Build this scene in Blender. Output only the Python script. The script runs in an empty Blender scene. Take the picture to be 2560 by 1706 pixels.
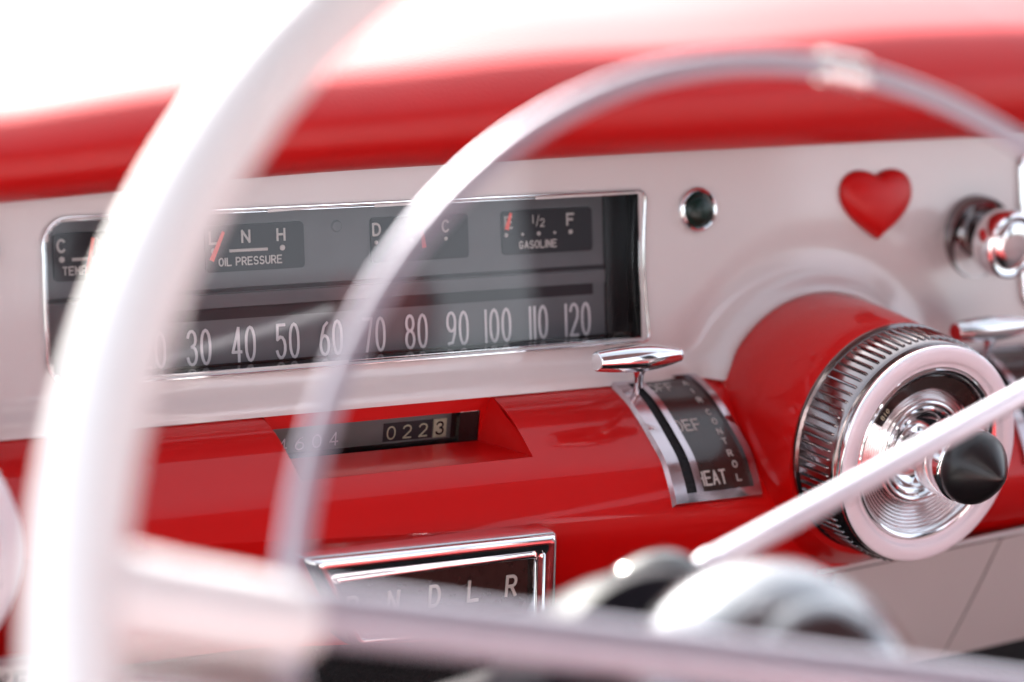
import bpy, bmesh, math, random
from mathutils import Vector, Matrix
sc = bpy.context.scene
rad = math.radians
random.seed(4)

# ------------------------------------------------------------------ camera
TH, PH, RO, DIST = rad(34), rad(14), rad(4.8), 1.4
fw = Vector((math.sin(TH)*math.cos(PH), math.cos(TH)*math.cos(PH), -math.sin(PH)))
rt0 = Vector((math.cos(TH), -math.sin(TH), 0)); up0 = rt0.cross(fw)
rt = rt0*math.cos(RO)+up0*math.sin(RO); up = up0*math.cos(RO)-rt0*math.sin(RO)
cam = bpy.data.cameras.new('camera'); camo = bpy.data.objects.new('camera', cam)
sc.collection.objects.link(camo); sc.camera = camo
camo.matrix_world = Matrix(((rt.x, up.x, -fw.x, -fw.x*DIST), (rt.y, up.y, -fw.y, -fw.y*DIST), (rt.z, up.z, -fw.z, -fw.z*DIST), (0, 0, 0, 1)))
cam.sensor_width = 36; cam.lens = 36*7500/2560; cam.clip_start = .02; cam.clip_end = 3000
cam.dof.use_dof = True; cam.dof.focus_distance = 1.35; cam.dof.aperture_fstop = 105.47/25
cam.dof.aperture_blades = 0

# ------------------------------------------------------------------ light
SUN = Vector((.10, .80, .49)).normalized()
el = math.asin(SUN.z); az = math.atan2(SUN.x, SUN.y)
w = bpy.data.worlds.new('World'); sc.world = w; w.use_nodes = True
nt = w.node_tree; nt.nodes.clear()
o_ = nt.nodes.new('ShaderNodeOutputWorld'); bg = nt.nodes.new('ShaderNodeBackground'); sky = nt.nodes.new('ShaderNodeTexSky')
sky.sky_type = 'NISHITA'; sky.sun_disc = False; sky.sun_elevation = el; sky.sun_rotation = az
sky.dust_density = 2.5; sky.air_density = .8
bg.inputs['Strength'].default_value = .15
hs = nt.nodes.new('ShaderNodeHueSaturation'); hs.inputs['Saturation'].default_value = .36      # white balance set for open shade
nt.links.new(sky.outputs[0], hs.inputs['Color']); nt.links.new(hs.outputs[0], bg.inputs[0]); nt.links.new(bg.outputs[0], o_.inputs[0])
sl = bpy.data.lights.new('sun', 'SUN'); sl.energy = 5.0; sl.angle = rad(.5); sl.color = (1, .96, .9)
so = bpy.data.objects.new('sun', sl); sc.collection.objects.link(so); so.rotation_euler = SUN.to_track_quat('Z', 'Y').to_euler()
so.location = (0, 3, 5)
sc.view_settings.view_transform = 'Standard'; sc.view_settings.look = 'None'
sc.view_settings.exposure = 2.1; sc.view_settings.gamma = 1; sc.view_settings.use_curve_mapping = False
sc.cycles.use_denoising = True
sc.cycles.max_bounces = 10; sc.cycles.glossy_bounces = 6; sc.cycles.transparent_max_bounces = 12
sc.cycles.sample_clamp_indirect = 6; sc.cycles.caustics_reflective = False; sc.cycles.caustics_refractive = False

# ------------------------------------------------------------------ materials
def mat(name, col, rough=.4, metal=0., coat=0., coat_rough=.05, spec=.5, bump=None, mottle=None, rvar=None):
    m = bpy.data.materials.new(name); m.use_nodes = True
    t = m.node_tree; b = t.nodes['Principled BSDF']
    b.inputs['Base Color'].default_value = (*col, 1); b.inputs['Roughness'].default_value = rough
    b.inputs['Metallic'].default_value = metal; b.inputs['Coat Weight'].default_value = coat
    b.inputs['Coat Roughness'].default_value = coat_rough; b.inputs['Specular IOR Level'].default_value = spec
    tc = t.nodes.new('ShaderNodeTexCoord')
    if mottle:
        sc_, amt = mottle
        n = t.nodes.new('ShaderNodeTexNoise'); n.inputs['Scale'].default_value = sc_; n.inputs['Detail'].default_value = 5
        mx = t.nodes.new('ShaderNodeMix'); mx.data_type = 'RGBA'
        mx.inputs[6].default_value = (*[c*(1-amt) for c in col], 1); mx.inputs[7].default_value = (*[min(1, c*(1+amt)) for c in col], 1)
        t.links.new(tc.outputs['Object'], n.inputs['Vector']); t.links.new(n.outputs['Fac'], mx.inputs[0]); t.links.new(mx.outputs[2], b.inputs['Base Color'])
    if rvar:
        sc_, lo, hi = rvar
        n = t.nodes.new('ShaderNodeTexNoise'); n.inputs['Scale'].default_value = sc_; n.inputs['Detail'].default_value = 6
        mr = t.nodes.new('ShaderNodeMapRange'); mr.inputs[1].default_value = .35; mr.inputs[2].default_value = .7
        mr.inputs[3].default_value = lo; mr.inputs[4].default_value = hi
        t.links.new(tc.outputs['Object'], n.inputs['Vector']); t.links.new(n.outputs['Fac'], mr.inputs[0])
        t.links.new(mr.outputs[0], b.inputs['Coat Roughness' if coat > 0 else 'Roughness'])
    if bump:
        kind, sc_, st, dist = bump
        n = t.nodes.new('ShaderNodeTexVoronoi' if kind == 'leather' else 'ShaderNodeTexNoise'); n.inputs['Scale'].default_value = sc_
        if kind == 'leather':
            n.feature = 'DISTANCE_TO_EDGE'
        else:
            n.inputs['Detail'].default_value = 4
        bp = t.nodes.new('ShaderNodeBump'); bp.inputs['Strength'].default_value = st; bp.inputs['Distance'].default_value = dist
        t.links.new(tc.outputs['Object'], n.inputs['Vector']); t.links.new(n.outputs[0], bp.inputs['Height'])
        t.links.new(bp.outputs[0], b.inputs['Normal'])
        if coat > 0: t.links.new(bp.outputs[0], b.inputs['Coat Normal'])
    return m
M = {}
M['white'] = mat('cream_enamel', (.56, .490, .485), .35, coat=1, coat_rough=.08, mottle=(9, .03), rvar=(30, .05, .16), bump=('noise', 14, .12, .002))
M['red'] = mat('red_enamel', (.50, .0018, .0018), .40, coat=.42, spec=.15, coat_rough=.02, mottle=(6, .05), rvar=(40, .015, .05), bump=('noise', 16, .05, .0012))
M['pad'] = mat('red_vinyl', (.48, .003, .003), .50, spec=.25, coat=.42, coat_rough=.36, bump=('leather', 260, .09, .0006), mottle=(14, .08))
M['chrome'] = mat('chrome', (.86, .86, .87), .06, metal=1, rvar=(60, .03, .11))
M['drum'] = mat('worn_chrome', (.27, .24, .24), .12, metal=1, rvar=(120, .08, .24))
M['satin'] = mat('satin_metal', (.88, .84, .85), .26, metal=1, bump=('noise', 60, .05, .0004))
M['black'] = mat('black_paint', (.012, .011, .012), .22, mottle=(40, .2))
M['knob'] = mat('black_bakelite', (.012, .010, .011), .31)
M['glossblack'] = mat('gloss_black', (.01, .008, .008), .07, spec=.5)
M['face'] = mat('gauge_face_grey', (.105, .102, .11), .45, spec=.3, mottle=(60, .15))
M['window'] = mat('gauge_window_dark', (.022, .019, .023), .4, spec=.15, mottle=(60, .2))
M['brown'] = mat('dark_brown_plastic', (.030, .016, .014), .16, mottle=(260, .25), spec=.6)
M['ink'] = mat('cream_ink', (.46, .41, .385), .5)
M['ink2'] = mat('pale_numeral_paint', (.60, .545, .56), .5)
M['gold'] = mat('yellowed_ink', (.58, .52, .36), .5)
M['needle'] = mat('red_needle_paint', (.85, .07, .04), .4)
M['green'] = mat('green_glass', (.002, .014, .010), .25, spec=.35)
M['heart'] = mat('red_plastic', (.48, .002, .002), .42, spec=.35, bump=('noise', 120, .04, .0003))
M['rim'] = mat('ivory_plastic', (.82, .80, .81), .22, coat=.6, coat_rough=.08, mottle=(14, .03))
M['ringm'] = mat('grey_metallic', (.43, .41, .48), .40, metal=.45, rvar=(50, .34, .45))
M['carpet'] = mat('black_carpet', (.006, .006, .008), .9, bump=('noise', 300, .6, .004))
M['bonnet'] = mat('white_body_paint', (.82, .80, .80), .3, coat=1)
M['ground'] = mat('pale_concrete', (.33, .32, .30), .9, mottle=(.8, .2), bump=('noise', 30, .3, .01))
M['odo'] = mat('odometer_grey', (.16, .155, .15), .3, mottle=(80, .2))
M['seatred'] = mat('red_seat_vinyl', (.22, .012, .014), .4, bump=('leather', 200, .3, .001))
M['unseen_headliner'] = mat('grey_headliner', (.20, .145, .155), .7, bump=('noise', 400, .3, .001))
M['leverm'] = mat('white_lacquered_rod', (.84, .80, .88), .16, metal=.25, coat=1)
M['columnm'] = mat('dark_grey_enamel', (.012, .010, .014), .5, spec=.06)
M['wedge'] = mat('beige_lever_plastic', (.055, .048, .043), .6, spec=.15)
M['platem'] = mat('dull_plated_frame', (.56, .48, .50), .17, metal=1, rvar=(90, .12, .24))
M['hubm'] = mat('hub_chrome', (.17, .175, .19), .2, metal=1, rvar=(60, .16, .26))
M['ring_face'] = mat('pale_enamel', (.84, .73, .79), .35, coat=.35, coat_rough=.15)
M['seatwhite'] = mat('white_seat_vinyl', (.42, .36, .37), .4, bump=('leather', 200, .3, .001))
M['turned'] = mat('turned_aluminium', (.80, .77, .78), .14, metal=1)
def glass(name, tint=(1, 1, 1), ior=1.5):
    m = bpy.data.materials.new(name); m.use_nodes = True; t = m.node_tree; t.nodes.clear()
    o = t.nodes.new('ShaderNodeOutputMaterial'); mx = t.nodes.new('ShaderNodeMixShader'); fr = t.nodes.new('ShaderNodeFresnel'); fr.inputs[0].default_value = ior
    tr = t.nodes.new('ShaderNodeBsdfTransparent'); tr.inputs[0].default_value = (*tint, 1); gl = t.nodes.new('ShaderNodeBsdfGlossy'); gl.inputs['Roughness'].default_value = .015
    t.links.new(fr.outputs[0], mx.inputs[0]); t.links.new(tr.outputs[0], mx.inputs[1]); t.links.new(gl.outputs[0], mx.inputs[2]); t.links.new(mx.outputs[0], o.inputs[0])
    return m
M['glass'] = glass('gauge_glass', (.93, .94, .95), 1.42)
M['windglass'] = glass('windscreen_glass', (.96, .98, .97), 1.45)

# ------------------------------------------------------------------ helpers
WORLD_LOC = {}
def thing(name, label, cat, loc):
    o = bpy.data.objects.new(name, None); sc.collection.objects.link(o); o.location = loc; o.empty_display_size = .05
    o['label'] = label; o['category'] = cat; WORLD_LOC[o.name] = Vector(loc); return o
def make(name, verts, faces, m, parent=None, smooth=True, label=None, kind=None, sharp=35):
    vs = [Vector(v) for v in verts]
    if parent is not None and parent.type == 'MESH': c = WORLD_LOC[parent.name].copy()
    else:
        lo = Vector([min(v[i] for v in vs) for i in range(3)]); hi = Vector([max(v[i] for v in vs) for i in range(3)]); c = (lo+hi)/2
    me = bpy.data.meshes.new(name); me.from_pydata([v-c for v in vs], [], faces); me.validate(); me.update()
    bm = bmesh.new(); bm.from_mesh(me); bmesh.ops.remove_doubles(bm, verts=bm.verts, dist=1e-6); bmesh.ops.recalc_face_normals(bm, faces=bm.faces); bm.to_mesh(me); bm.free()
    if smooth:
        me.polygons.foreach_set('use_smooth', [True]*len(me.polygons))
        me.set_sharp_from_angle(angle=rad(sharp))
    me.materials.append(M[m])
    o = bpy.data.objects.new(name, me); sc.collection.objects.link(o)
    if parent is not None:
        o.parent = parent; o.location = c-WORLD_LOC[parent.name]
    else: o.location = c
    WORLD_LOC[o.name] = c
    if label: o['label'] = label
    if kind: o['kind'] = kind
    return o
class G:
    def __init__(s): s.v = []; s.f = []
    def add(s, v, f):
        n = len(s.v); s.v += [Vector(x) for x in v]; s.f += [[i+n for i in q] for q in f]
    def grid(s, rows, closed=False, cap=False):
        n = len(s.v); R = len(rows); Cn = len(rows[0]); s.v += [Vector(p) for r in rows for p in r]
        for i in range(R-1):
            for j in range(Cn if closed else Cn-1):
                k = (j+1) % Cn; s.f.append([n+i*Cn+j, n+i*Cn+k, n+(i+1)*Cn+k, n+(i+1)*Cn+j])
        if cap: s.f.append([n+j for j in range(Cn)][::-1]); s.f.append([n+(R-1)*Cn+j for j in range(Cn)])
    def sweep(s, path, ra, rb=None, nrm=None, seg=10, closed=False, cap=True):
        # elliptic section: ra along side, rb along nrm; ra / rb may be lists
        P = [Vector(p) for p in path]; N = len(P); rows = []
        for i, p in enumerate(P):
            t = (P[(i+1) % N]-P[i-1]) if closed else (P[min(i+1, N-1)]-P[max(i-1, 0)])
            if t.length < 1e-9: t = Vector((1, 0, 0))
            t.normalize()
            n_ = (nrm[i] if isinstance(nrm, list) else nrm) if nrm is not None else Vector((0, 0, 1))
            n_ = Vector(n_)
            if abs(n_.dot(t)) > .98: n_ = Vector((0, 1, 0))
            n_ = (n_-t*n_.dot(t)).normalized(); sd = t.cross(n_)
            a = ra[i] if isinstance(ra, list) else ra; b = (rb[i] if isinstance(rb, list) else rb) if rb is not None else a
            rows.append([p+sd*a*math.cos(q)+n_*b*math.sin(q) for q in [2*math.pi*k/seg for k in range(seg)]])
        if closed: rows.append(rows[0])
        s.grid(rows, closed=True, cap=cap and not closed)
    def lathe(s, prof, org, axis, seg=64, ref=None, a0=0, a1=2*math.pi):
        # prof: (radius, distance along axis)
        ax = Vector(axis).normalized(); r_ = Vector(ref) if ref else (Vector((0, 0, 1)) if abs(ax.z) < .9 else Vector((1, 0, 0)))
        r_ = (r_-ax*r_.dot(ax)).normalized(); q_ = ax.cross(r_); org = Vector(org)
        full = abs(a1-a0-2*math.pi) < 1e-6; n = seg if full else seg+1
        rows = [[org+ax*h+(r_*math.cos(a)+q_*math.sin(a))*max(r, 1e-5) for a in [a0+(a1-a0)*k/seg for k in range(n)]] for r, h in prof]
        s.grid(rows, closed=full)
    def box(s, a, b, fn=None):
        x0, y0, z0 = a; x1, y1, z1 = b
        v = [Vector((x, y, z)) for x in (x0, x1) for y in (y0, y1) for z in (z0, z1)]
        if fn: v = [fn(p) for p in v]
        s.add(v, [[0, 1, 3, 2], [4, 6, 7, 5], [0, 4, 5, 1], [2, 3, 7, 6], [0, 2, 6, 4], [1, 5, 7, 3]])
    def build(s, name, m, parent=None, **k): return make(name, s.v, s.f, m, parent, **k)
def cr(pts, n=8, closed=False):
    P = [Vector(p) for p in pts]; out = []; N = len(P)
    for i in range(N if closed else N-1):
        if closed: a, b, c, d = P[i-1], P[i], P[(i+1) % N], P[(i+2) % N]
        else: a, b, c, d = P[max(i-1, 0)], P[i], P[i+1], P[min(i+2, N-1)]
        for k in range(n):
            t = k/n; out.append(.5*((2*b)+(c-a)*t+(2*a-5*b+4*c-d)*t*t+(3*b-a-3*c+d)*t**3))
    if not closed: out.append(P[-1])
    return out
def arc(cx, cy, rx, ry, a0, a1, n=8): return [(cx+rx*math.cos(rad(a0+(a1-a0)*k/n)), cy+ry*math.sin(rad(a0+(a1-a0)*k/n))) for k in range(n+1)]
def rrect(x0, z0, x1, z1, r, n=6):
    rs = r if isinstance(r, (list, tuple)) else [r]*4   # corners: TR, TL, BL, BR
    return (arc(x1-rs[0], z1-rs[0], rs[0], rs[0], 0, 90, n)+arc(x0+rs[1], z1-rs[1], rs[1], rs[1], 90, 180, n)
            + arc(x0+rs[2], z0+rs[2], rs[2], rs[2], 180, 270, n)+arc(x1-rs[3], z0+rs[3], rs[3], rs[3], 270, 360, n))

# stroke lettering, unit box: x 0..1, y 0..1
def stad(x0, y0, x1, y1, ry):
    mx = (x0+x1)/2; rx = (x1-x0)/2
    p = arc(mx, y1-ry, rx, ry, 0, 180, 8)+arc(mx, y0+ry, rx, ry, 180, 360, 8); return p+[p[0]]
FONT = {
 'O': [stad(0, 0, 1, 1, .42)], '1': [[(.5, 0), (.5, 1)]], 'I': [[(.5, 0), (.5, 1)]],
 '2': [arc(.5, .74, .5, .26, 170, 0, 8)+[(.93, .55), (0, 0), (1, 0)]],
 '3': [arc(.48, .76, .46, .24, 165, -70, 8)[:-1]+[(.5, .53)], [(.5, .53)]+arc(.48, .27, .52, .27, 70, -165, 10)],
 '4': [[(.72, 0), (.72, 1), (0, .28), (1, .28)]],
 '5': [[(.95, 1), (.1, 1), (.06, .56)]+arc(.48, .32, .52, .32, 125, -160, 10)],
 '6': [[(.85, .97)]+[(.45, .86), (.08, .5)]+[(0, .3)], stad(0, 0, 1, .58, .27)],
 '7': [[(0, 1), (1, 1), (.35, 0)]],
 '8': [stad(.06, .53, .94, 1, .22), stad(0, 0, 1, .53, .25)],
 '9': [stad(0, .42, 1, 1, .27), [(1, .7), (.92, .35), (.6, .06), (.1, .03)]],
 'A': [[(0, 0), (.5, 1), (1, 0)], [(.18, .33), (.82, .33)]],
 'B': [[(0, 0), (0, 1), (.6, 1)]+arc(.6, .77, .36, .23, 90, -90, 6)+[(0, .54)], [(.6, .54)]+arc(.6, .27, .4, .27, 90, -90, 6)+[(0, 0)]],
 'C': [arc(.5, .5, .5, .5, 45, 315, 14)], 'D': [[(0, 0), (0, 1), (.45, 1)]+arc(.45, .5, .55, .5, 90, -90, 10)+[(0, 0)]],
 'E': [[(1, 1), (0, 1), (0, 0), (1, 0)], [(0, .52), (.85, .52)]], 'F': [[(1, 1), (0, 1), (0, 0)], [(0, .5), (.8, .5)]],
 'G': [arc(.5, .5, .5, .5, 45, 340, 14)+[(1, .42), (.6, .42)]], 'H': [[(0, 0), (0, 1)], [(1, 0), (1, 1)], [(0, .52), (1, .52)]],
 'K': [[(0, 0), (0, 1)], [(1, 1), (.05, .42)], [(.35, .6), (1, 0)]], 'L': [[(0, 1), (0, 0), (1, 0)]],
 'M': [[(0, 0), (0, 1), (.5, .35), (1, 1), (1, 0)]], 'N': [[(0, 0), (0, 1), (1, 0), (1, 1)]],
 'P': [[(0, 0), (0, 1), (.55, 1)]+arc(.55, .73, .45, .27, 90, -90, 8)+[(0, .46)]],
 'R': [[(0, 0), (0, 1), (.55, 1)]+arc(.55, .74, .43, .26, 90, -90, 8)+[(0, .48)], [(.5, .48), (1, 0)]],
 'S': [arc(.5, .75, .46, .25, 30, 270, 10)+arc(.5, .25, .5, .25, 90, -150, 10)],
 'T': [[(0, 1), (1, 1)], [(.5, 1), (.5, 0)]], 'U': [[(0, 1), (0, .35)]+arc(.5, .35, .5, .35, 180, 360, 10)+[(1, 1)]],
 'X': [[(0, 0), (1, 1)], [(0, 1), (1, 0)]], '/': [[(0, 0), (1, 1)]], '0': [stad(0, 0, 1, 1, .42)],
}
def text(g, s, x, z, h, w_, gap, t, fn, nf, just='c', th=None):
    """strokes through fn(u, v) -> point and nf(u, v) -> normal; u right, v up"""
    tot = 0
    for ch in s: tot += (0 if ch in '1I' else w_)+gap if ch != ' ' else w_*.8
    tot -= gap
    u = x-tot/2 if just == 'c' else x
    for ch in s:
        if ch == ' ': u += w_*.8; continue
        ww = 0 if ch in '1I' else w_
        for st in FONT[ch]:
            pl = [(u+(px*ww if ww else 0), z+py*h) for px, py in st]
            # densify a little so that curved grounds are followed
            P = []
            for a, b in zip(pl, pl[1:]):
                P.append(a)
                if math.hypot(b[0]-a[0], b[1]-a[1]) > .003:
                    for k in (1, 2): P.append((a[0]+(b[0]-a[0])*k/3, a[1]+(b[1]-a[1])*k/3))
            P.append(pl[-1])
            # split at hard corners so that the tube does not pinch
            seg = [P[0]]
            for i in range(1, len(P)):
                seg.append(P[i])
                last = i == len(P)-1; hard = False
                if not last:
                    d1 = Vector(P[i])-Vector(P[i-1]); d2 = Vector(P[i+1])-Vector(P[i])
                    hard = d1.length > 1e-7 and d2.length > 1e-7 and d1.angle(d2) > rad(50)
                if last or hard:
                    a, b = Vector(seg[0]), Vector(seg[1]); e = (a-b).normalized()*t*.3
                    c, d = Vector(seg[-1]), Vector(seg[-2]); e2 = (c-d).normalized()*t*.3
                    q = [tuple(a+e)]+seg[1:-1]+[tuple(c+e2)] if len(seg) > 1 else seg
                    g.sweep([fn(*p) for p in q], t/2, th or t*.22, [nf(*p) for p in q], seg=8)
                    seg = [P[i]]
        u += ww+gap
def disc(g, p, n, r, h=.0003, seg=20):
    g.lathe([(0, h), (r*.8, h), (r, h*.5), (r, -h)], p, n, seg)

FN = Vector((0, -1, .205)).normalized(); FU = Vector((0, .205, 1)).normalized()
def fas(x, z, d=0): return Vector((x, .205*z, z))+Vector((0, -1, 0))*d       # fascia plane, d towards the viewer
def xs(a, b, n): return [a+(b-a)*i/n for i in range(n+1)]

# ================================================================== the setting outside and the car body, with an unseen cabin added for reflections
gd = make('ground', [(-60, -60, -1.1), (60, -60, -1.1), (60, 90, -1.1), (-60, 90, -1.1)], [[0, 1, 2, 3]], 'ground', smooth=False); gd['kind'] = 'structure'
body = thing('car_body', 'white bonnet and scuttle beyond the red dash pad with dark footwell', 'car body', (0, 1.2, -1))
g = G()
rows = []
for y in xs(.47, 2.2, 24):
    k = (y-.47)/1.73
    rows.append([(x, y, .085+.03*math.cos(x*1.6)-.11*k*k+.012*math.exp(-(x/.15)**2)) for x in xs(-.85, .85, 40)])
g.grid(rows); g.build('bonnet', 'bonnet', body)
g = G(); g.box((-.85, .42, .03), (.85, .475, .075)); g.box((-.85, .42, -.9), (.85, .44, .03)); g.build('scuttle', 'black', body, smooth=False)
g = G(); g.box((-.8, -1.5, -.62), (.8, .42, -.6)); g.build('floor', 'carpet', body, smooth=False)  # dark floor of the added cabin
g = G(); g.box((.72, -2.2, -.6), (.76, .4, .03)); g.build('unseen_door', 'seatwhite', body, smooth=False)  # unseen door, added for chrome and glass to reflect
g = G(); g.box((.695, -1.02, .03), (.74, -.70, .47)); g.build('reflection_pillar', 'black', body, smooth=False)  # added pillar, darkens the reflection at the gauge glass's right end
g = G(); g.grid([[(x, y, .56-.09*(x/.70)**2-.10*max(0, (-1.3-y)/.9)) for x in xs(-.62, .62, 24)] for y in xs(-2.2, -.32, 20)]); g.build('unseen_headliner', 'unseen_headliner', body)  # unseen roof lining, cut back at the front for the hub's reflection
g = G(); g.box((-.70, -2.3, -.5), (.70, -2.2, .10)); g.build('unseen_bulkhead', 'seatred', body, smooth=False)  # unseen, closes the added cabin in reflections
for sx in (-1, 1):  # unseen pillars, added with the cabin for reflections
    g = G(); g.sweep([(sx*.66, -.32, .47), (sx*.72, -.05, .30), (sx*.78, .25, .06)], .014, .02, Vector((0, 1, 0)), seg=10); g.build('unseen_front_pillar', 'unseen_headliner', body)
    g = G(); g.sweep([(sx*.66, -1.75, .44), (sx*.70, -1.95, .25), (sx*.72, -2.1, .03)], .06, .03, Vector((sx, 0, 0)), seg=10); g.build('unseen_rear_pillar', 'unseen_headliner', body)
def unseen_seat_part(name, x0, x1, y0, y1, z0, z1, m):  # unseen seat, added to give chrome and glass something to reflect
    g = G(); rows = []
    for i in range(25):
        a = math.pi*2*i/24; yy = (y0+y1)/2+(y1-y0)/2*math.copysign(abs(math.cos(a))**.5, math.cos(a)); zz = (z0+z1)/2+(z1-z0)/2*math.copysign(abs(math.sin(a))**.5, math.sin(a))
        rows.append([(x, yy, zz) for x in xs(x0, x1, 30)])
    g.grid(rows); g.build(name, m, body)
unseen_seat_part('unseen_seat_cushion', -.60, .66, -1.10, -.62, -.38, -.22, 'seatred')
unseen_seat_part('unseen_seat_backrest', -.45, .66, -1.32, -1.12, -.30, .12, 'seatwhite')
unseen_seat_part('unseen_seat_top_roll', -.45, .66, -1.34, -1.12, .121, .20, 'seatred')
ws = thing('windscreen', 'clear curved windscreen standing behind the red dash pad', 'windscreen', (0, .4, .12))
g = G(); rows = []
for k in xs(0, 1, 12): rows.append([(x, .46-.74*k-.22*x*x*(1-k), .135+.38*k) for x in xs(-.78, .78, 30)])
g.grid(rows); g.build('pane', 'windglass', ws)
g = G(); g.sweep([(x, .46-.22*x*x, .132) for x in xs(-.78, .78, 30)], .006, .005, Vector((0, 0, 1))); g.build('seal', 'black', ws)

# ================================================================== dashboard
dash = thing('dashboard', 'red and cream painted car dashboard with chrome gauges and controls', 'dashboard', (0, .05, -.13))
X0, X1 = -.60, .70
def zb(x):   # lower edge of the pad on the fascia
    T = [(-.6, .068), (-.2534, .0752), (-.125, .0825), (.058, .0855), (.3066, .0875), (.7, .0875)]
    for (a, za), (b, zb_) in zip(T, T[1:]):
        if x <= b: t = (x-a)/(b-a); return za+(zb_-za)*t
    return .0875
def zb_s(x): return sum(zb(x+d) for d in (-.04, -.02, 0, .02, .04))/5
# --- padded top
g = G(); cols = []
for x in xs(X0, X1, 200):
    z0 = zb_s(x); y0 = .205*z0; h = .92+.42*max(0, min(1, (x+.25)/.55))
    h += .02*math.sin(x*31+1)
    pr = [(.012, -.0006), (-.004, -.0009), (-.013, .001), (-.021, .008), (-.0240, .016), (-.0215, .026), (-.012, .0345), (.001, .0405), (.020, .0445), (.055, .0495), (.11, .0545), (.2, .0580), (.33, .055), (.40, .040)]
    cols.append([Vector((x, y0+a, z0+b*h)) for a, b, _ in [(v.x, v.y, 0) for v in cr([(a, b, 0) for a, b in pr], 5)]])
g.grid(cols); padded = g.build('padded_top', 'pad', dash, sharp=80)
# --- fascia (height field with a rounded opening for the gauge cluster)
AC = Vector((.1800, -.0575)); AR = .0712
def flare(x, z):
    d = math.hypot(x-AC.x, z-AC.y)-AR
    f = .0075*math.exp(-((d-.0012)/.0050)**2)*(1 if z > -.05 else 0) - .0022*math.exp(-((d-.019)/.010)**2)
    if x < .13: f += .0035*(1/(1+math.exp((z+.0150)/.0018)))
    return f
CX0, CX1, CZ0, CZ1 = -.2355, .0772, -.0048, .0662
def in_open(x, z):
    if not (CX0+.001 < x < CX1-.001 and CZ0+.001 < z < CZ1-.001): return False
    if x < CX0+.012:
        for zc, sg in ((CZ0+.012, -1), (CZ1-.012, 1)):
            if (z-zc)*sg > 0 and math.hypot(x-CX0-.012, z-zc) > .0112: return False
    return True
g = G(); NX, NZ = 640, 92
zr = lambda x, k: -.0236+(zb_s(x)+.0005+.0236)*k/NZ
for i in range(NX):
    for j in range(NZ):
        xa, xb = X0+(X1-X0)*i/NX, X0+(X1-X0)*(i+1)/NX
        q = [(xa, zr(xa, j)), (xb, zr(xb, j)), (xb, zr(xb, j+1)), (xa, zr(xa, j+1))]
        if all(in_open(*p) for p in q): continue
        g.add([fas(px, pz, flare(px, pz)) for px, pz in q], [[0, 1, 2, 3]])
fascia = g.build('fascia', 'white', dash, sharp=80)

# --- red lower housing, swept along its profile
PR = [(.012, -.0226), (0.0, -.0229), (-.0048, -.0236), (-.0144, -.0258), (-.0241, -.0293), (-.034, -.0349), (-.043, -.0408), (-.053, -.048), (-.0592, -.0557), (-.0640, -.0635), (-.0672, -.0712), (-.0690, -.079), (-.070, -.090)]
PF = [(v.x, v.y) for v in cr([(a, b, 0) for a, b in PR], 10)]
cum = [0]
for a, b in zip(PF, PF[1:]): cum.append(cum[-1]+math.hypot(b[0]-a[0], b[1]-a[1]))
S0 = min(range(len(PF)), key=lambda i: abs(PF[i][0])+abs(PF[i][1]+.0229)*.01)
base = cum[S0]
def prof(s):
    s += base
    for i in range(len(PF)-1):
        if s <= cum[i+1] or i == len(PF)-2:
            t = (s-cum[i])/(cum[i+1]-cum[i]); a, b = PF[i], PF[i+1]; return a[0]+(b[0]-a[0])*t, a[1]+(b[1]-a[1])*t
def pod(x, s, off=0):
    y, z = prof(s); y1, z1 = prof(s+.0015); y0, z0 = prof(s-.0015)
    t = Vector((y1-y0, z1-z0)).normalized(); n = Vector((t.y, -t.x))       # outward
    return Vector((x, y+n.x*off, z+n.y*off))
def podn(x, s):
    y1, z1 = prof(s+.0015); y0, z0 = prof(s-.0015); t = Vector((y1-y0, z1-z0)).normalized(); return Vector((0, t.y, -t.x))
def scr(x):
    T = [(-.7, .070), (-.217, .0734), (-.17, .0755), (-.12, .0785), (-.014, .084), (.056, .0863), (.123, .0886), (.8, .0935)]
    for (a, za), (b, zb_) in zip(T, T[1:]):
        if x <= b: return za+(zb_-za)*(x-a)/(b-a)
NX0, NX1, NS = -.1345, -.0135, .0497       # odometer notch: x range, depth down the profile
gx = sorted(set(xs(X0, NX0, 60)+xs(NX0, NX1, 24)+xs(NX1, X1, 90)))
g = G()
def cell(xa, xb, sa, sb):   # sa, sb as fractions functions
    g.add([pod(xa, sa(xa)), pod(xb, sa(xb)), pod(xb, sb(xb)), pod(xa, sb(xa))], [[0, 1, 2, 3]])
SEG = [(-.010)]+[0+NS*k/16 for k in range(17)]
for xa, xb in zip(gx, gx[1:]):
    mid = (xa+xb)/2
    for k in range(len(SEG)-1):
        if NX0 < mid < NX1: continue
        cell(xa, xb, lambda x, v=SEG[k]: v, lambda x, v=SEG[k+1]: v)
    for k in range(10):
        cell(xa, xb, lambda x, k=k: NS+(scr(x)-NS)*k/10, lambda x, k=k: NS+(scr(x)-NS)*(k+1)/10)
# undercut below the crease
def und(x, t):
    p = pod(x, scr(x)); return p+Vector((0, .0015*t+.020*t*t, -(.062 if x < .17 else .036)*t))
for k in range(6):
    for xa, xb in zip(gx, gx[1:]):
        g.add([und(xa, k/6), und(xb, k/6), und(xb, (k+1)/6), und(xa, (k+1)/6)], [[0, 1, 2, 3]])
housing = g.build('lower_housing', 'red', dash, sharp=28)
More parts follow.
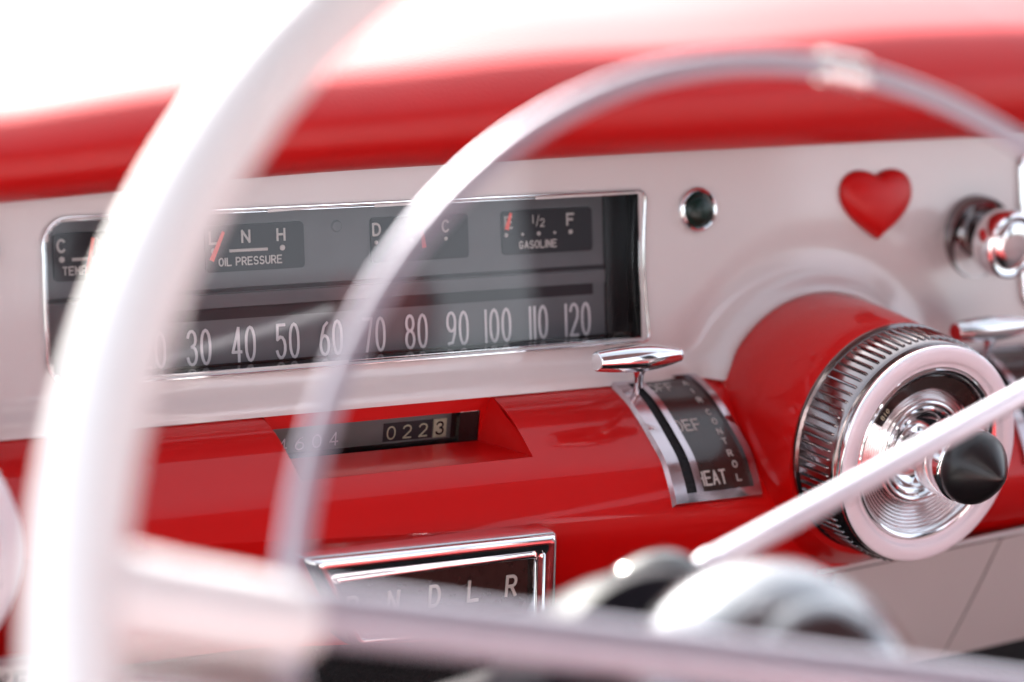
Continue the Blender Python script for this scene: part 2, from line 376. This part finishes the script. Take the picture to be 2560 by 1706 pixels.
# --- odometer notch faces
WY = -.006
WX0, WX1, WZ1, WZ0 = -.1335, -.0186, -.0305, -.0450
lip = pod(0, NS)
g = G()
zt = -.0228
xr = NX1
lt = [pod(NX0, NS*k/16) for k in range(17)]
g.add([Vector((NX0, WY, zt))]+lt+[Vector((NX0, WY, WZ0))], [list(range(19))])            # left wall
g.add([(NX0, WY, WZ0), (WX1, WY, WZ0), (xr, lip.y, lip.z), (NX0, lip.y, lip.z)], [[0, 1, 2, 3]])   # floor
g.add([(NX0, WY, zt), (xr, WY, zt), (WX1, WY, WZ1), (NX0, WY, WZ1)], [[0, 1, 2, 3]])    # strip above the window
rt_ = [pod(NX1, NS*k/16) for k in range(17)]
g.add([Vector((xr, WY, zt)), Vector((WX1, WY, WZ1)), Vector((WX1, WY, WZ0))]+rt_[::-1], [[0, 1, 2]+list(range(3, 20))])
g.add([(NX0, WY, zt), (xr, WY, zt), (xr, .0, zt), (NX0, 0, zt)], [[0, 1, 2, 3]])
g.build('odometer_hood', 'red', dash, smooth=False)
od = G(); od.box((NX0, WY+.008, WZ0), (WX1+.012, WY+.010, WZ1)); 
odo = od.build('odometer', 'odo', dash, smooth=False)
g = G(); g.box((WX1-.0105, WY+.0005, WZ0+.0002), (WX1-.0002, WY+.0078, WZ1-.0002)); g.build('end_block', 'glossblack', odo, smooth=False)
OY = WY+.0075
ofn = lambda u, v: Vector((u, OY, v)); onf = lambda u, v: Vector((0, -1, 0))
def drum(x, z, ch, dark=False, h=.0058, w_=.0034, cream=False):
    g = G(); g.box((x-.0031, OY+.0003, z-.0042), (x+.0031, OY+.0018, z+.0042)); d = g.build('digit_wheel', 'gold' if cream else 'window', odo, smooth=False)
    return d
for k, ch in enumerate('4604'):
    xx = -.1181+k*.0088; zz = -.0400-.0009+k*.0003
    g = G(); text(g, ch, xx, zz-.003, .0058, .0040, .001, .0007, ofn, onf); g.build('trip_digit', 'ring_face', odo)
g = G(); g.box((-.0655, OY+.0002, -.0440), (-.0390, OY+.0012, -.0352)); g.build('mileage_window', 'window', odo, smooth=False)
for k, ch in enumerate('022'):
    g = G(); text(g, ch, -.0614+k*.0086, -.0428, .0058, .0040, .001, .0008, ofn, onf); g.build('mileage_digit', 'gold', odo)
g = G(); g.box((-.0388, OY-.0004, -.0440), (-.0318, OY+.0011, -.0352)); dw = g.build('tenths_wheel', 'gold', odo, smooth=False)
g = G(); text(g, '3', -.0354, -.0425, .0058, .0036, .001, .0010, lambda u, v: Vector((u, OY-.0004, v)), onf); g.build('tenths_digit', 'glossblack', odo)
g = G(); g.add([(NX0+.0002, WY+.002, WZ0), (WX1, WY+.002, WZ0), (WX1, WY+.002, WZ1), (NX0+.0002, WY+.002, WZ1)], [[0, 1, 2, 3]]); g.build('odometer_glass', 'glass', odo, smooth=False)

# --- gauge cluster
def bez(path, r, rb=None, seg=10):
    g = G(); g.sweep(path, r, rb or r, FN, seg=seg, closed=True); return g
def outline(x0, z0, x1, z1, rs, bow=0):
    p = rrect(x0, z0, x1, z1, rs, 6); out = []
    P = []
    for i in range(len(p)):
        a, b = p[i], p[(i+1) % len(p)]; P.append(a)
        L = math.hypot(b[0]-a[0], b[1]-a[1]); n = int(L/.006)
        for k in range(1, n): P.append((a[0]+(b[0]-a[0])*k/n, a[1]+(b[1]-a[1])*k/n))
    for x, z in P:
        if bow and x > x1-.02:
            tz = (z-z0)/(z1-z0); x -= bow*math.sin(math.pi*max(0, min(1, tz)))*((x-(x1-.02))/.02)
        out.append((x, z))
    return out
OL = outline(CX0, CZ0, CX1+.0012, CZ1, [.005, .012, .012, .0035], .0024)
cl = bez([fas(x, z, .0006) for x, z in OL], .0007, .0011).build('gauge_bezel', 'chrome', dash)
IL = outline(CX0+.0018, CZ0+.0016, CX1-.0002, CZ1-.0018, [.0035, .0100, .0100, .002], .0024)
bez([fas(x, z, -.0006) for x, z in IL], .0003, .0005).build('inner_lip', 'chrome', cl)
DEP = .015
g = G(); g.grid([[fas(x, z, -.0005) for x, z in OL], [fas(x, z, -DEP-.0006) for x, z in OL]], closed=True); g.build('recess_wall', 'glossblack', cl, sharp=60)
def fc(u, v, d=0): return fas(u, v, -DEP+d)
ffn = lambda u, v: fc(u, v, .0004); fnf = lambda u, v: FN
def plate(g, x0, z0, x1, z1, r, d0, d1, n=4):
    p = rrect(x0, z0, x1, z1, r, n); N = len(p)
    g.grid([[fc(x, z, d0) for x, z in p], [fc(x, z, d1) for x, z in p]], closed=True); g.add([fc(x, z, d1) for x, z in p], [list(range(N))])
g = G(); plate(g, CX0, -.0048+.0002, CX1, CZ1, .004, -.003, -.0001); fp = g.build('face_panel', 'face', cl, smooth=False)
g = G(); plate(g, CX0+.003, .0268, .0655, .0285, .0005, -.0005, .0005); g.build('face_ridge', 'window', cl, smooth=False)
g = G(); plate(g, CX0+.003, .0205, .0665, .0262, .0006, -.0005, .0008); g.build('ribbon_slot', 'face', cl, smooth=False)
g = G(); plate(g, -.2, .0150, .0565, .0200, .0006, -.0005, .0003); g.build('speed_ribbon', 'window', cl, smooth=False)
g = G(); g.lathe([(0, .0008), (.0022, .0008), (.0027, .0003), (.0027, -.001)], fc(-.0837, .053), FN, 24); g.build('reset_stud', 'face', cl)
NUM = [('10', -.2002), ('20', -.1780), ('30', -.1558), ('40', -.1335), ('50', -.1111), ('60', -.0886), ('70', -.0660), ('80', -.0433), ('90', -.0208), ('100', .0017), ('110', .0246), ('120', .0472)]
for s_, x in NUM:
    g = G(); text(g, s_, x, -.0037, .0146, .0042, .0026, .0014, ffn, fnf); g.build('speed_numeral', 'ink2', cl)
g = G(); plate(g, CX0+.003, -.0048, .068, -.0042, .0002, -.0005, .0006); g.build('lower_band', 'glossblack', cl, smooth=False)
g = G(); plate(g, .0635, -.0040, CX1-.0005, CZ1-.001, .0005, -.0005, .0010); g.build('end_shade', 'black', cl, smooth=False)  # black strip standing in for shade beside the right recess wall
# small gauges
def gauge(name, x0, x1, items, words, needle, bars=(), dots=(), z0=.0358, z1=.0560, ink='ink'):
    g = G(); plate(g, x0, z0, x1, z1, .0018, -.0006, .0009); pl = g.build(name, 'window', dash, smooth=False)
    f2 = lambda u, v: fc(u, v, .0012)
    for ch, x in items:
        g = G()
        if ch == '12':
            text(g, '1', x-.0030, .0500, .0036, .001, .001, .0006, f2, fnf); text(g, '2', x+.0022, .0484, .0034, .0022, .001, .0006, f2, fnf)
            text(g, '/', x-.0004, .0486, .0050, .0016, .001, .0005, f2, fnf)
        else: text(g, ch, x, .0484, .0050, .0036, .001, .0011, f2, fnf)
        g.build('scale_letter', ink, pl)
    for a, b, z in bars:
        g = G(); g.sweep([f2(a, z), f2(b, z)], .0007, .0003, FN, seg=8); g.build('scale_bar', ink, pl)
    for x, r in dots:
        g = G(); disc(g, f2(x, .0451), FN, r); g.build('scale_dot', ink, pl)
    w_, wx, hh = words
    if w_:
        g = G(); text(g, w_, wx, .0386, .0032, .0020, .00098, .0007, f2, fnf); g.build('gauge_lettering', ink, pl)
    (a, za), (b, zc) = needle
    g = G(); g.sweep([fc(a, za, .0028), fc(b, zc, .0028)], [.0008, .0012], .0003, FN, seg=8); g.build('needle', 'needle', pl)
    return pl
gauge('temperature_gauge', -.2240, -.1760, [('C', -.2203), ('N', -.2020), ('H', -.1838)], ('TEMP', -.2145, 0), ((-.2059, .0541), (-.2092, .0386)), bars=[(-.2155, -.188, .0449)], dots=[(-.2203, .0013), (-.1835, .0013)])
gauge('oil_pressure_gauge', -.1510, -.1012, [('L', -.1470), ('N', -.1309), ('H', -.1131)], ('OIL PRESSURE', -.1289, 0), ((-.1427, .0537), (-.1491, .0414)), bars=[(-.1394, -.1201, .0449)], dots=[(-.1470, .0013), (-.1125, .0013)])
gauge('battery_gauge', -.0662, -.0136, [('D', -.0633), ('0', -.0445), ('C', -.0262)], ('', 0, 0), ((-.0410, .0551), (-.0391, .0420)), dots=[(-.0637, .0009), (-.0445, .0009), (-.0262, .0009)])
gauge('fuel_gauge', .0052, .0566, [('E', .0087), ('12', .0256), ('F', .0439)], ('GASOLINE', .0250, 0), ((.0092, .0556), (.0066, .0480)), dots=[(.0073, .0010), (.0165, .0007), (.0257, .0010), (.0348, .0007), (.0439, .0011)])
g = G(); N = len(IL); g.add([fas(x, z, -.0035) for x, z in IL], [list(range(N))]); g.build('cover_glass', 'glass', cl, smooth=False)

# --- indicator lamps
def lamp(x, z, lab=None):
    c = fas(x, z, 0)
    g = G(); g.lathe([(.0112, -.002), (.0112, .0012), (.0106, .0024), (.0096, .0030), (.0088, .0024), (.0085, .0008)], c, FN, 48); b = g.build('indicator_lamp', 'chrome', dash, label=lab)
    g = G(); g.lathe([(.0087, .0008), (.0080, .0026), (.0062, .0040), (.0035, .0048), (0, .0050)], c, FN, 40); g.build('lens', 'green', b)
lamp(.1090, .0556, 'small round dark green lamp in a chrome ring right of the gauge cluster')
lamp(-.2660, .0540, 'small round lamp left of the gauge cluster, mostly out of frame')

# --- heater control
def heater(dx, lab, full=True):
    off = lambda x, s, o: pod(x+dx, s, o)
    xa, xb, sa, sb = .0530, .1056, .0012, .0823
    g = G(); ss = xs(sa, sb, 28)
    SLx0, SLx1, SLs0, SLs1 = .0613, .0671, .0100, .0770
    Wx0, Wx1, Ws0, Ws1 = .0710, .1004, .0062, .0769
    O = .0022
    def quad(x0, x1, s0, s1, o, n=24):
        rows = [[off(x0, s, o), off(x1, s, o)] for s in xs(s0, s1, n)]; g.grid(rows)
    def wall(x0, x1, s0, s1, o0, o1, n=24):    # the four sides of a rectangle, o0 to o1
        for x in (x0, x1): g.grid([[off(x, s, o0), off(x, s, o1)] for s in xs(s0, s1, n)])
        for s in (s0, s1): g.grid([[off(x0, s, o0), off(x1, s, o0)], [off(x0, s, o1), off(x1, s, o1)]])
    B = .0012
    quad(xa+B, SLx0, sa+B, sb-B, O); quad(SLx1, Wx0, SLs0, Ws1, O); quad(Wx1, xb-B, sa+B, sb-B, O)
    quad(SLx0, Wx1, Ws1, sb-B, O, 2); quad(SLx0, Wx1, sa+B, Ws0, O, 2); quad(SLx0, Wx0, Ws0, SLs0, O, 2)
    for (x0, x1, s0, s1) in ((xa+B, xb-B, sa+B, sb-B),):   # chamfer
        g.grid([[off(xa, s, 0), off(x0, min(max(s, s0), s1), O)] for s in xs(sa, sb, 28)])
        g.grid([[off(xb, s, 0), off(x1, min(max(s, s0), s1), O)] for s in xs(sa, sb, 28)])
        g.grid([[off(xa, sb, 0), off(xb, sb, 0)], [off(x0, s1, O), off(x1, s1, O)]]); g.grid([[off(xa, sa, 0), off(xb, sa, 0)], [off(x0, s0, O), off(x1, s0, O)]])
    wall(Wx0, Wx1, Ws0, Ws1, O, .0006); wall(SLx0, SLx1, SLs0, SLs1, O, .0003)
    pl = g.build('heater_control', 'platem', dash, label=lab, sharp=40)
    g = G(); quad(SLx0, SLx1, SLs0, SLs1, .0005); g.build('slot', 'carpet', pl)
    g = G(); quad(Wx0, Wx1, Ws0, Ws1, .0008); g.build('dark_window', 'brown', pl)
    hf = lambda u, v: off(u, -v, .0010); hn = lambda u, v: podn(u, -v)
    def word(s_, x, sc_, h, w_, gap, t):
        g = G(); text(g, s_, x, -sc_-h/2, h, w_, gap, t, hf, hn, th=.00015); g.build('lettering', 'ink', pl)
    if full:
        word('OFF', .0785, .0142, .0056, .0034, .0015, .0008); word('DEF', .0778, .0412, .0062, .0036, .0016, .00095); word('HEAT', .0782, .0706, .0064, .0031, .0013, .00095)
        for ch, x, s_ in zip('AIRCONTROL', (.0940, .0938, .0936, .0940, .0942, .0938, .0935, .0930, .0935, .0938), (.0122, .0192, .0262, .0345, .0405, .0466, .0526, .0595, .0652, .0717)):
            word(ch, x, s_, .0030, .0023, .001, .0006)
    # T-shaped lever knob
    c = Vector((.0482+dx, -.035, -.0026)); L = .0240
    pr = [(0, -L), (.0040, -L), (.0047, -L+.0006), (.0049, -L+.0016), (.0058, -.014), (.0064, -.004), (.0063, .004), (.0055, .012), (.0042, .019), (.0033, .0225), (.0030, .0238), (0, .0240)]
    pr = [(max(v.x, 0), v.y) for v in cr([(a, b, 0) for a, b in pr], 4)]
    g = G(); g.lathe(pr, c, (1, 0, .0), 40); g.build('lever_handle', 'chrome', pl, sharp=70)
    g = G(); foot = off(.0642, .0150, -.002)
    p = [c+Vector((.003, .001, -.002)), c+Vector((.004, .004, -.008)), c.lerp(foot, .55)+Vector((.001, 0, -.003)), foot]
    g.sweep(cr(p, 6), [.0052-.0030*min(1, k/8) for k in range(19)], [.0036-.0016*min(1, k/10) for k in range(19)], Vector((0, -1, 0)), seg=14); g.build('lever_stem', 'chrome', pl)
    return pl
heater(0, 'curved chrome plate with a lever slot and dark window lettered HEAT and DEF')
heater(.2185, 'second curved chrome lever plate, right of the big round dial', False)

# --- gear position window
GN = [[(-.1500, -.0655), (-.0195, -.0668), (-.0160, -.1135), (-.1250, -.1080)],
      [(-.1450, -.0672), (-.0225, -.0684), (-.0195, -.1120), (-.1225, -.1068)],
      [(-.1395, -.0712), (-.0262, -.0722), (-.0235, -.1100), (-.1200, -.1050)],
      [(-.1335, -.0772), (-.0300, -.0772), (-.0275, -.1070), (-.1180, -.1025)],
      [(-.1312, -.0794), (-.0322, -.0790), (-.0300, -.1055), (-.1165, -.1010)]]
GY = [(-.0640, 0), (-.0775, 1), (-.0815, 2), (-.0790, 3), (-.0735, 4)]
def ring4(q, y, n=10, r=.0022):
    out = []
    for i in range(4):
        a, b, c = Vector(q[i-1]), Vector(q[i]), Vector(q[(i+1) % 4]); u1 = (a-b).normalized(); u2 = (c-b).normalized()
        for k in range(5): t = k/4; out.append((b+u1*r)*(1-t)**2+b*2*t*(1-t)+(b+u2*r)*t*t)
    return [(v.x, y, v.y) for v in out]
g = G(); rows = []
gp = cr([(0, -.0630, 0), (.0, -.0760, 0), (.8, -.0812, 0), (1.6, -.0820, 0), (2.3, -.0812, 0), (2.7, -.0775, 0), (3.2, -.0795, 0), (3.6, -.0775, 0), (4, -.0730, 0)], 3)
for v in gp:
    t = min(max(v.x, 0), 3.999); i = int(t); f_ = t-i
    q = [tuple(Vector(GN[i][k]).lerp(Vector(GN[i+1][k]), f_)) for k in range(4)]
    rows.append(ring4(q, v.y))
g.grid(rows, closed=True); gf = g.build('gear_indicator', 'chrome', dash, sharp=30, label='chrome framed dark window lettered P N D L R')
g = G(); g.add([(x, -.0745, z) for x, z in [(-.1325, -.0785), (-.0312, -.0780), (-.0290, -.1065), (-.1150, -.1020)]], [[0, 1, 2, 3]]); g.build('dark_window', 'brown', gf, smooth=False)
g = G(); g.box((-.120, -.0655, -.1060), (-.018, -.058, -.0690)); g.build('back_box', 'black', gf, smooth=False)
for ch, x in zip('PNDLR', (-.1218, -.1012, -.0800, -.0598, -.0398)):
    g = G(); text(g, ch, x, -.0958, .0090, .0048, .001, .0016, lambda u, v: Vector((u, -.0748, v)), onf); g.build('gear_letter', 'ink', gf)

# --- round rotary dials
def blend(x0, cx, cz, y1, R1, lab=None):
    pass
def dial(dx, dz, lab):
    cx, cz = .1633+dx, -.0370+dz
    # red hood: from the arch on the fascia to the foot of the drum
    g = G(); rows = []
    A = Vector((AC.x+dx, AC.y+dz)); 
    for k in range(13):
        t = k/12; yy = -.004+(-.0815+.004)*t; e = t
        c = A.lerp(Vector((cx, cz-.0025)), e**.85); R = (AR-.0008)+(.0575-AR+.0008)*e**.9+.0012*math.sin(math.pi*t)
        if t > .96: R -= .0008
        rows.append([(c.x+R*math.cos(a), yy+(.205*(c.y+R*math.sin(a)) if t == 0 else .205*(c.y+R*math.sin(a))*(1-t)), c.y+R*math.sin(a)) for a in [2*math.pi*j/96 for j in range(96)]])
    rows.append([(cx+.050*math.cos(a), -.0822, cz+.050*math.sin(a)) for a in [2*math.pi*j/96 for j in range(96)]])
    g.grid(rows, closed=True); g.build('dial_hood', 'red', dash, sharp=40)
    ax = (0, -1, 0); org = Vector((cx, 0, cz))
    g = G(); g.lathe([(.052, .0815), (.0556, .0818), (.0560, .0830), (.0560, .0842), (.0546, .0850), (.0538, .1075), (.0530, .1092), (.0515, .1100)], org, ax, 120)
    dr = g.build('rotary_dial', 'drum', dash, label=lab, sharp=30)
    g = G(); NR = 84
    for k in range(NR):
        a = 2*math.pi*k/NR; r = .0546; d = Vector((math.cos(a), 0, math.sin(a)))
        p = [org+d*(r-.0006)+Vector((0, -.0862, 0)), org+d*(r+.0001)+Vector((0, -.0868, 0)), org+d*(r)+Vector((0, -.0960, 0)), org+d*(r-.0004)+Vector((0, -.1058, 0)), org+d*(r-.0012)+Vector((0, -.1066, 0))]
        g.sweep(p, [.0004, .00075, .00075, .00075, .0004], [.0003, .0008, .0008, .0008, .0003], d, seg=8)
    g.build('ribs', 'drum', dr)
    g = G(); g.lathe([(.0505, .1085), (.0522, .1100), (.0528, .1120), (.0527, .1136), (.0523, .1142)], org, ax, 120); g.build('outer_lip', 'chrome', dr)
    g = G(); g.lathe([(.0523, .1142), (.0518, .1150), (.0506, .1154), (.0482, .1155), (.0456, .1152), (.0448, .1146), (.0444, .1136), (.0436, .1132), (.0422, .1130)], org, ax, 120); g.build('face_ring', 'ring_face', dr, sharp=50)
    g = G(); g.lathe([(.0422, .1130), (.0414, .1128), (.0408, .1133), (.0398, .1130), (.0388, .1118), (.0384, .1104)], org, ax, 120); g.build('step_ring', 'chrome', dr, sharp=50)
    g = G(); g.lathe([(.0384-.0129*k/156, .1104-.0036*math.sin(.5*math.pi*k/156)+.00022*math.cos(2*math.pi*k/20)) for k in range(157)], org, ax, 120); tf = g.build('turned_face', 'turned', dr, sharp=60)
    # arc window with the dark scale
    g = G(); a0, a1 = rad(36), rad(152)
    rows = [[org+Vector((r*math.cos(a0+(a1-a0)*k/48), -h, r*math.sin(a0+(a1-a0)*k/48))) for k in range(49)] for r, h in ((.0375, .1108), (.0372, .1112), (.0310, .1100), (.0307, .1090))]
    g.grid(rows); g.build('scale_window', 'brown', dr, sharp=50)
    g = G()
    pf = lambda u, v: org+Vector((v*math.cos(-u/.034+rad(90)), -.1112+.0012*(.0372-v)/.0062, v*math.sin(-u/.034+rad(90))))
    for q in range(3): text(g, 'BIO'[q], -.0330+.0020*q, .0325, .0026, .0012, .001, .0004, pf, lambda u, v: Vector((0, -1, 0)), th=.0001)
    g.build('scale_marks', 'gold', dr)
    g = G(); g.lathe([(.0255, .1068), (.0252, .1090), (.0240, .1098), (.0226, .1096), (.0218, .1086), (.0208, .1072), (.0200, .1080), (.0190, .1078), (.0180, .1060), (.0150, .1030), (.0120, .1020), (.0100, .1032), (.0094, .1060), (.0090, .1240)], org, ax, 96); g.build('centre_bowl', 'chrome', dr, sharp=50)
    k0 = Vector((cx-.0020, 0, cz+.0035))
    g = G(); g.lathe([(.0090, .1230), (.0165, .1240), (.0176, .1252), (.0180, .1300), (.0180, .1420), (.0176, .1434), (.0168, .1438)], k0, ax, 72); g.build('knob_collar', 'chrome', dr, sharp=50)
    g = G(); g.lathe([(.0168, .1434), (.0174, .1444), (.0177, .1462), (.0174, .1488), (.0164, .1515), (.0147, .1540), (.0115, .1577), (.0080, .1612), (.0048, .1641), (.0026, .1658), (.0012, .1665), (0, .1667)], k0, ax, 72); g.build('knob_cap', 'knob', dr, sharp=60, label='black pointed knob cap')
dial(0, 0, 'large ribbed chrome rotary dial with a black pointed centre knob')
dial(-.5110, .001, 'ribbed chrome rotary dial at the far left edge of the dash')

# --- chrome pull knob, upper right
c = fas(.2880, .0345)
g = G(); g.lathe([(.0216, -.004), (.0216, .0030), (.0211, .0042), (.0202, .0042), (.0185, .0026), (.0150, .0006), (.0125, .0002), (.0105, .002), (.0098, .0080), (.0095, .0240)], c, (0, -1, 0), 64); pk = g.build('pull_knob', 'drum', dash, label='round chrome pull knob on a dished chrome ring', sharp=50)
c2 = Vector((c.x-.006, c.y-.022, c.z+.0045)); c2 = Vector((.2795, -.0160, .0385))
g = G(); g.lathe([(.0095, 0), (.0150, .0004), (.0168, .0020), (.0174, .0050), (.0174, .0125), (.0168, .0148), (.0155, .0153), (.0142, .0142), (.0124, .0140), (.0116, .0150), (.0060, .0156), (0, .0157)], c2, (0, -1, 0), 64); g.build('knob_head', 'chrome', pk, sharp=50)
# --- chrome frame of the next panel at the right
RL = outline(.3190, -.004, .47, .078, .010)
rf = bez([fas(x, z, .0012) for x, z in RL], .0016, .0020).build('side_panel_frame', 'chrome', dash)
g = G(); g.add([fas(x, z, .0010) for x, z in RL], [list(range(len(RL)))]); g.build('side_panel_face', 'satin', rf, smooth=False)

# --- cream lower panel on the right, hidden column side left dark
g = G(); rows = []
for k in range(9):
    t = k/8; rows.append([(x, -.0600-.004*math.sin(t*math.pi*.5)+.018*t, (-.1118+.0062*(x-.183)/.10)-.066*t) for x in xs(.160, .70, 40)])
g.grid(rows); lp = g.build('lower_panel', 'white', dash)
g = G(); g.sweep([(.268-.018*k/8, -.0600-.004*math.sin(k/8*math.pi*.5)+.018*k/8-.0002, -.1066-.066*k/8) for k in range(9)], .00025, .0004, Vector((0, -1, 0)), seg=6); g.build('panel_seam', 'black', lp)
g = G(); g.sweep([(.150+.01*k, -.0590, -.1100+.0062*(.150+.01*k-.183)/.10) for k in range(56)], .0016, .0016, Vector((0, -1, 0)), seg=8); g.build('panel_bead', 'white', lp)
# --- dark underside: black sheet standing in for the footwell's shade
g = G(); g.box((X0, -.046, -.50), (X1, -.040, -.1170)); g.box((X0, -.052, -.52), (X1, .40, -.50)); g.build('footwell_shade', 'carpet', dash, smooth=False)
# --- brake release handle at the far left below
g = G()
p = rrect(-.330, -.112, -.276, -.088, .004, 5)
g.grid([[(x, -.088, z) for x, z in p], [(x, -.098, z) for x, z in p]], closed=True); g.add([(x, -.098, z) for x, z in p], [list(range(len(p)))])
bh = g.build('brake_handle', 'white', dash, smooth=False)
g = G(); text(g, 'BRAKE', -.3015, -.0985, .0068, .0042, .0030, .0010, lambda u, v: Vector((u, -.0982, v)), onf); g.build('lettering', 'black', bh)

# ================================================================== heart
def heart():
    g = G(); N = 64; pts = []
    for k in range(N):
        t = 2*math.pi*k/N; x = math.copysign(abs(math.sin(t))**2.1, math.sin(t)); z = (13*math.cos(t)-3.0*math.cos(2*t)-1.3*math.cos(3*t)-.4*math.cos(4*t))/13.6
        pts.append((x*.0232, (z+.10)*.0188))
    c = fas(.2207, .0550, .0004); rows = []
    for k in range(9):
        a = math.pi/2*k/8; s_ = math.cos(a)**.75 if k < 8 else 0.001; h = math.sin(a)**.9*.0085
        rows.append([c+Vector(((x*s_**2.2+.0180*math.sin(2*math.pi*q/N)*(1-s_**2.2))*s_, 0, 0))+FU*((z*s_**2.2+.0150*math.cos(2*math.pi*q/N)*(1-s_**2.2))*s_)+FN*h for q, (x, z) in enumerate(pts)])
    g.grid([[c+Vector((x*.99, 0, 0))+FU*z*.99-FN*.0003 for x, z in pts]]+rows, closed=True)
    o = g.build('heart_magnet', 'heart', None, sharp=80)
    o['label'] = 'puffy red heart stuck on the cream dash fascia'; o['category'] = 'heart magnet'
heart()

# ================================================================== steering wheel and column
W = Vector((-.1881, -.4912, .0288)); n = Vector((.0036, -.881, .473)).normalized(); a_ = Vector((1, .0041, 0)).normalized(); b_ = n.cross(a_)
if b_.z < 0: b_ = -b_
def wp(u, v, h=0): return W+a_*u+b_*v+n*h
wheel = thing('steering_wheel', 'white rimmed steering wheel with metal horn ring and chrome hub, blurred in front', 'steering wheel', tuple(W))
R = .2655
g = G(); g.sweep([wp(R*math.cos(t)-.0004, R*math.sin(t)-.0046, .0127) for t in [2*math.pi*k/160 for k in range(160)]], .0122, .0125, n, seg=24, closed=True); g.build('rim', 'rim', wheel)
r = .1984
g = G(); g.sweep([wp(r*math.cos(t), r*math.sin(t), 0) for t in [2*math.pi*k/140 for k in range(140)]], .0037, .0027, n, seg=16, closed=True); g.build('horn_ring', 'ringm', wheel)
g = G(); tt = 2*math.pi*(68/360)
ju = [wp(r*math.cos(t), r*math.sin(t), 0) for t in xs(rad(77), rad(82), 6)]
g.sweep(ju, .0050, .0037, n, seg=16); g.build('ring_clip', 'chrome', wheel)
D = Vector((-.975, .222)); D = D.normalized(); Pn = Vector((-D.y, D.x))
def bp(l, o=0, h=0): q = D*l+Pn*o+Vector((0, .0050)); return wp(q.x, q.y, h)
for sgn in (1, -1):
    L = [.192, .200, .215, .235, .256]
    g = G(); g.sweep([bp(sgn*l, .0040*sgn, .002+.010*max(0, (l-.20)/.055)) for l in L], [.0090, .0112, .0114, .0114, .0125], [.0080, .0098, .0100, .0100, .0100], n, seg=20); g.build('spoke', 'rim', wheel)
g = G(); g.sweep([bp(l, 0, -.001) for l in xs(-.193, .193, 30)], .0080, .0055, n, seg=16); g.build('cross_bar', 'ringm', wheel)
g = G(); g.sweep([bp(.258, .028, .006), bp(.235, .0265, .003), bp(.205, .0255, 0), bp(.194, .026, 0)], [.0100, .0092, .0088, .0075], [.008, .007, .006, .005], n, seg=16); g.build('spoke_trim', 'chrome', wheel)
g = G(); g.lathe([(.0300, -.100), (.0380, -.078), (.0470, -.071), (.0506, -.063), (.0510, -.055), (.0492, -.0445), (.0450, -.0345), (.0385, -.0262), (.0335, -.0215)], W, n, 96); hb = g.build('hub', 'hubm', wheel, sharp=70)
g = G(); g.lathe([(.0333, -.0222), (.0328, -.0206), (.0270, -.0152), (.0180, -.0105), (.0090, -.0082), (0, -.0074)], W, n, 72); g.build('horn_button', 'hubm', wheel, sharp=70)

col = thing('steering_column', 'dark steering column with a slim pale shift lever reaching up to the right', 'steering column', tuple(W-n*.3))
g = G(); g.lathe([(.0440, -.100), (.0550, -.104), (.0590, -.112), (.0595, -.126), (.0560, -.142), (.0480, -.156), (.0420, -.165), (.0400, -.19), (.0400, -.42)], W, n, 72); g.build('jacket', 'columnm', col, sharp=40)
g = G(); g.lathe([(.0560, -.131), (.0585, -.133), (.0588, -.137), (.0570, -.141), (.0540, -.143)], W, n, 72); g.build('trim_ring', 'columnm', col)
A = Vector((-.130, -.337, .0165)); B = Vector((.052, -.292, .052)); d = (B-A)
g = G(); P = [A-d*.22+Vector((-.004, 0, -.010)), A-d*.06, A, A+d*.3, A+d*.7, B, B+d*.12]
g.sweep(cr(P, 6), [.0048]*18+[.0047]*19, None, Vector((0, 0, 1)), seg=18); sv = g.build('shift_lever', 'leverm', col)
g = G(); c0 = A-d*.26+Vector((-.004, 0, -.010)); g.lathe([(0, -.020), (.010, -.019), (.014, -.012), (.0150, 0), (.0135, .010), (.009, .018), (.0055, .022)], A-d*.20, d, 40); g.build('lever_boss', 'glossblack', sv)
g = G(); P = [Vector((-.155, -.320, -.010)), Vector((-.1735, -.3165, -.0065)), Vector((-.195, -.306, -.0155)), Vector((-.212, -.298, -.0240))]
g.sweep(cr(P, 5), [.0038-.0001*k for k in range(16)], None, Vector((0, 0, 1)), seg=16); g.build('turn_signal_lever', 'wedge', col)
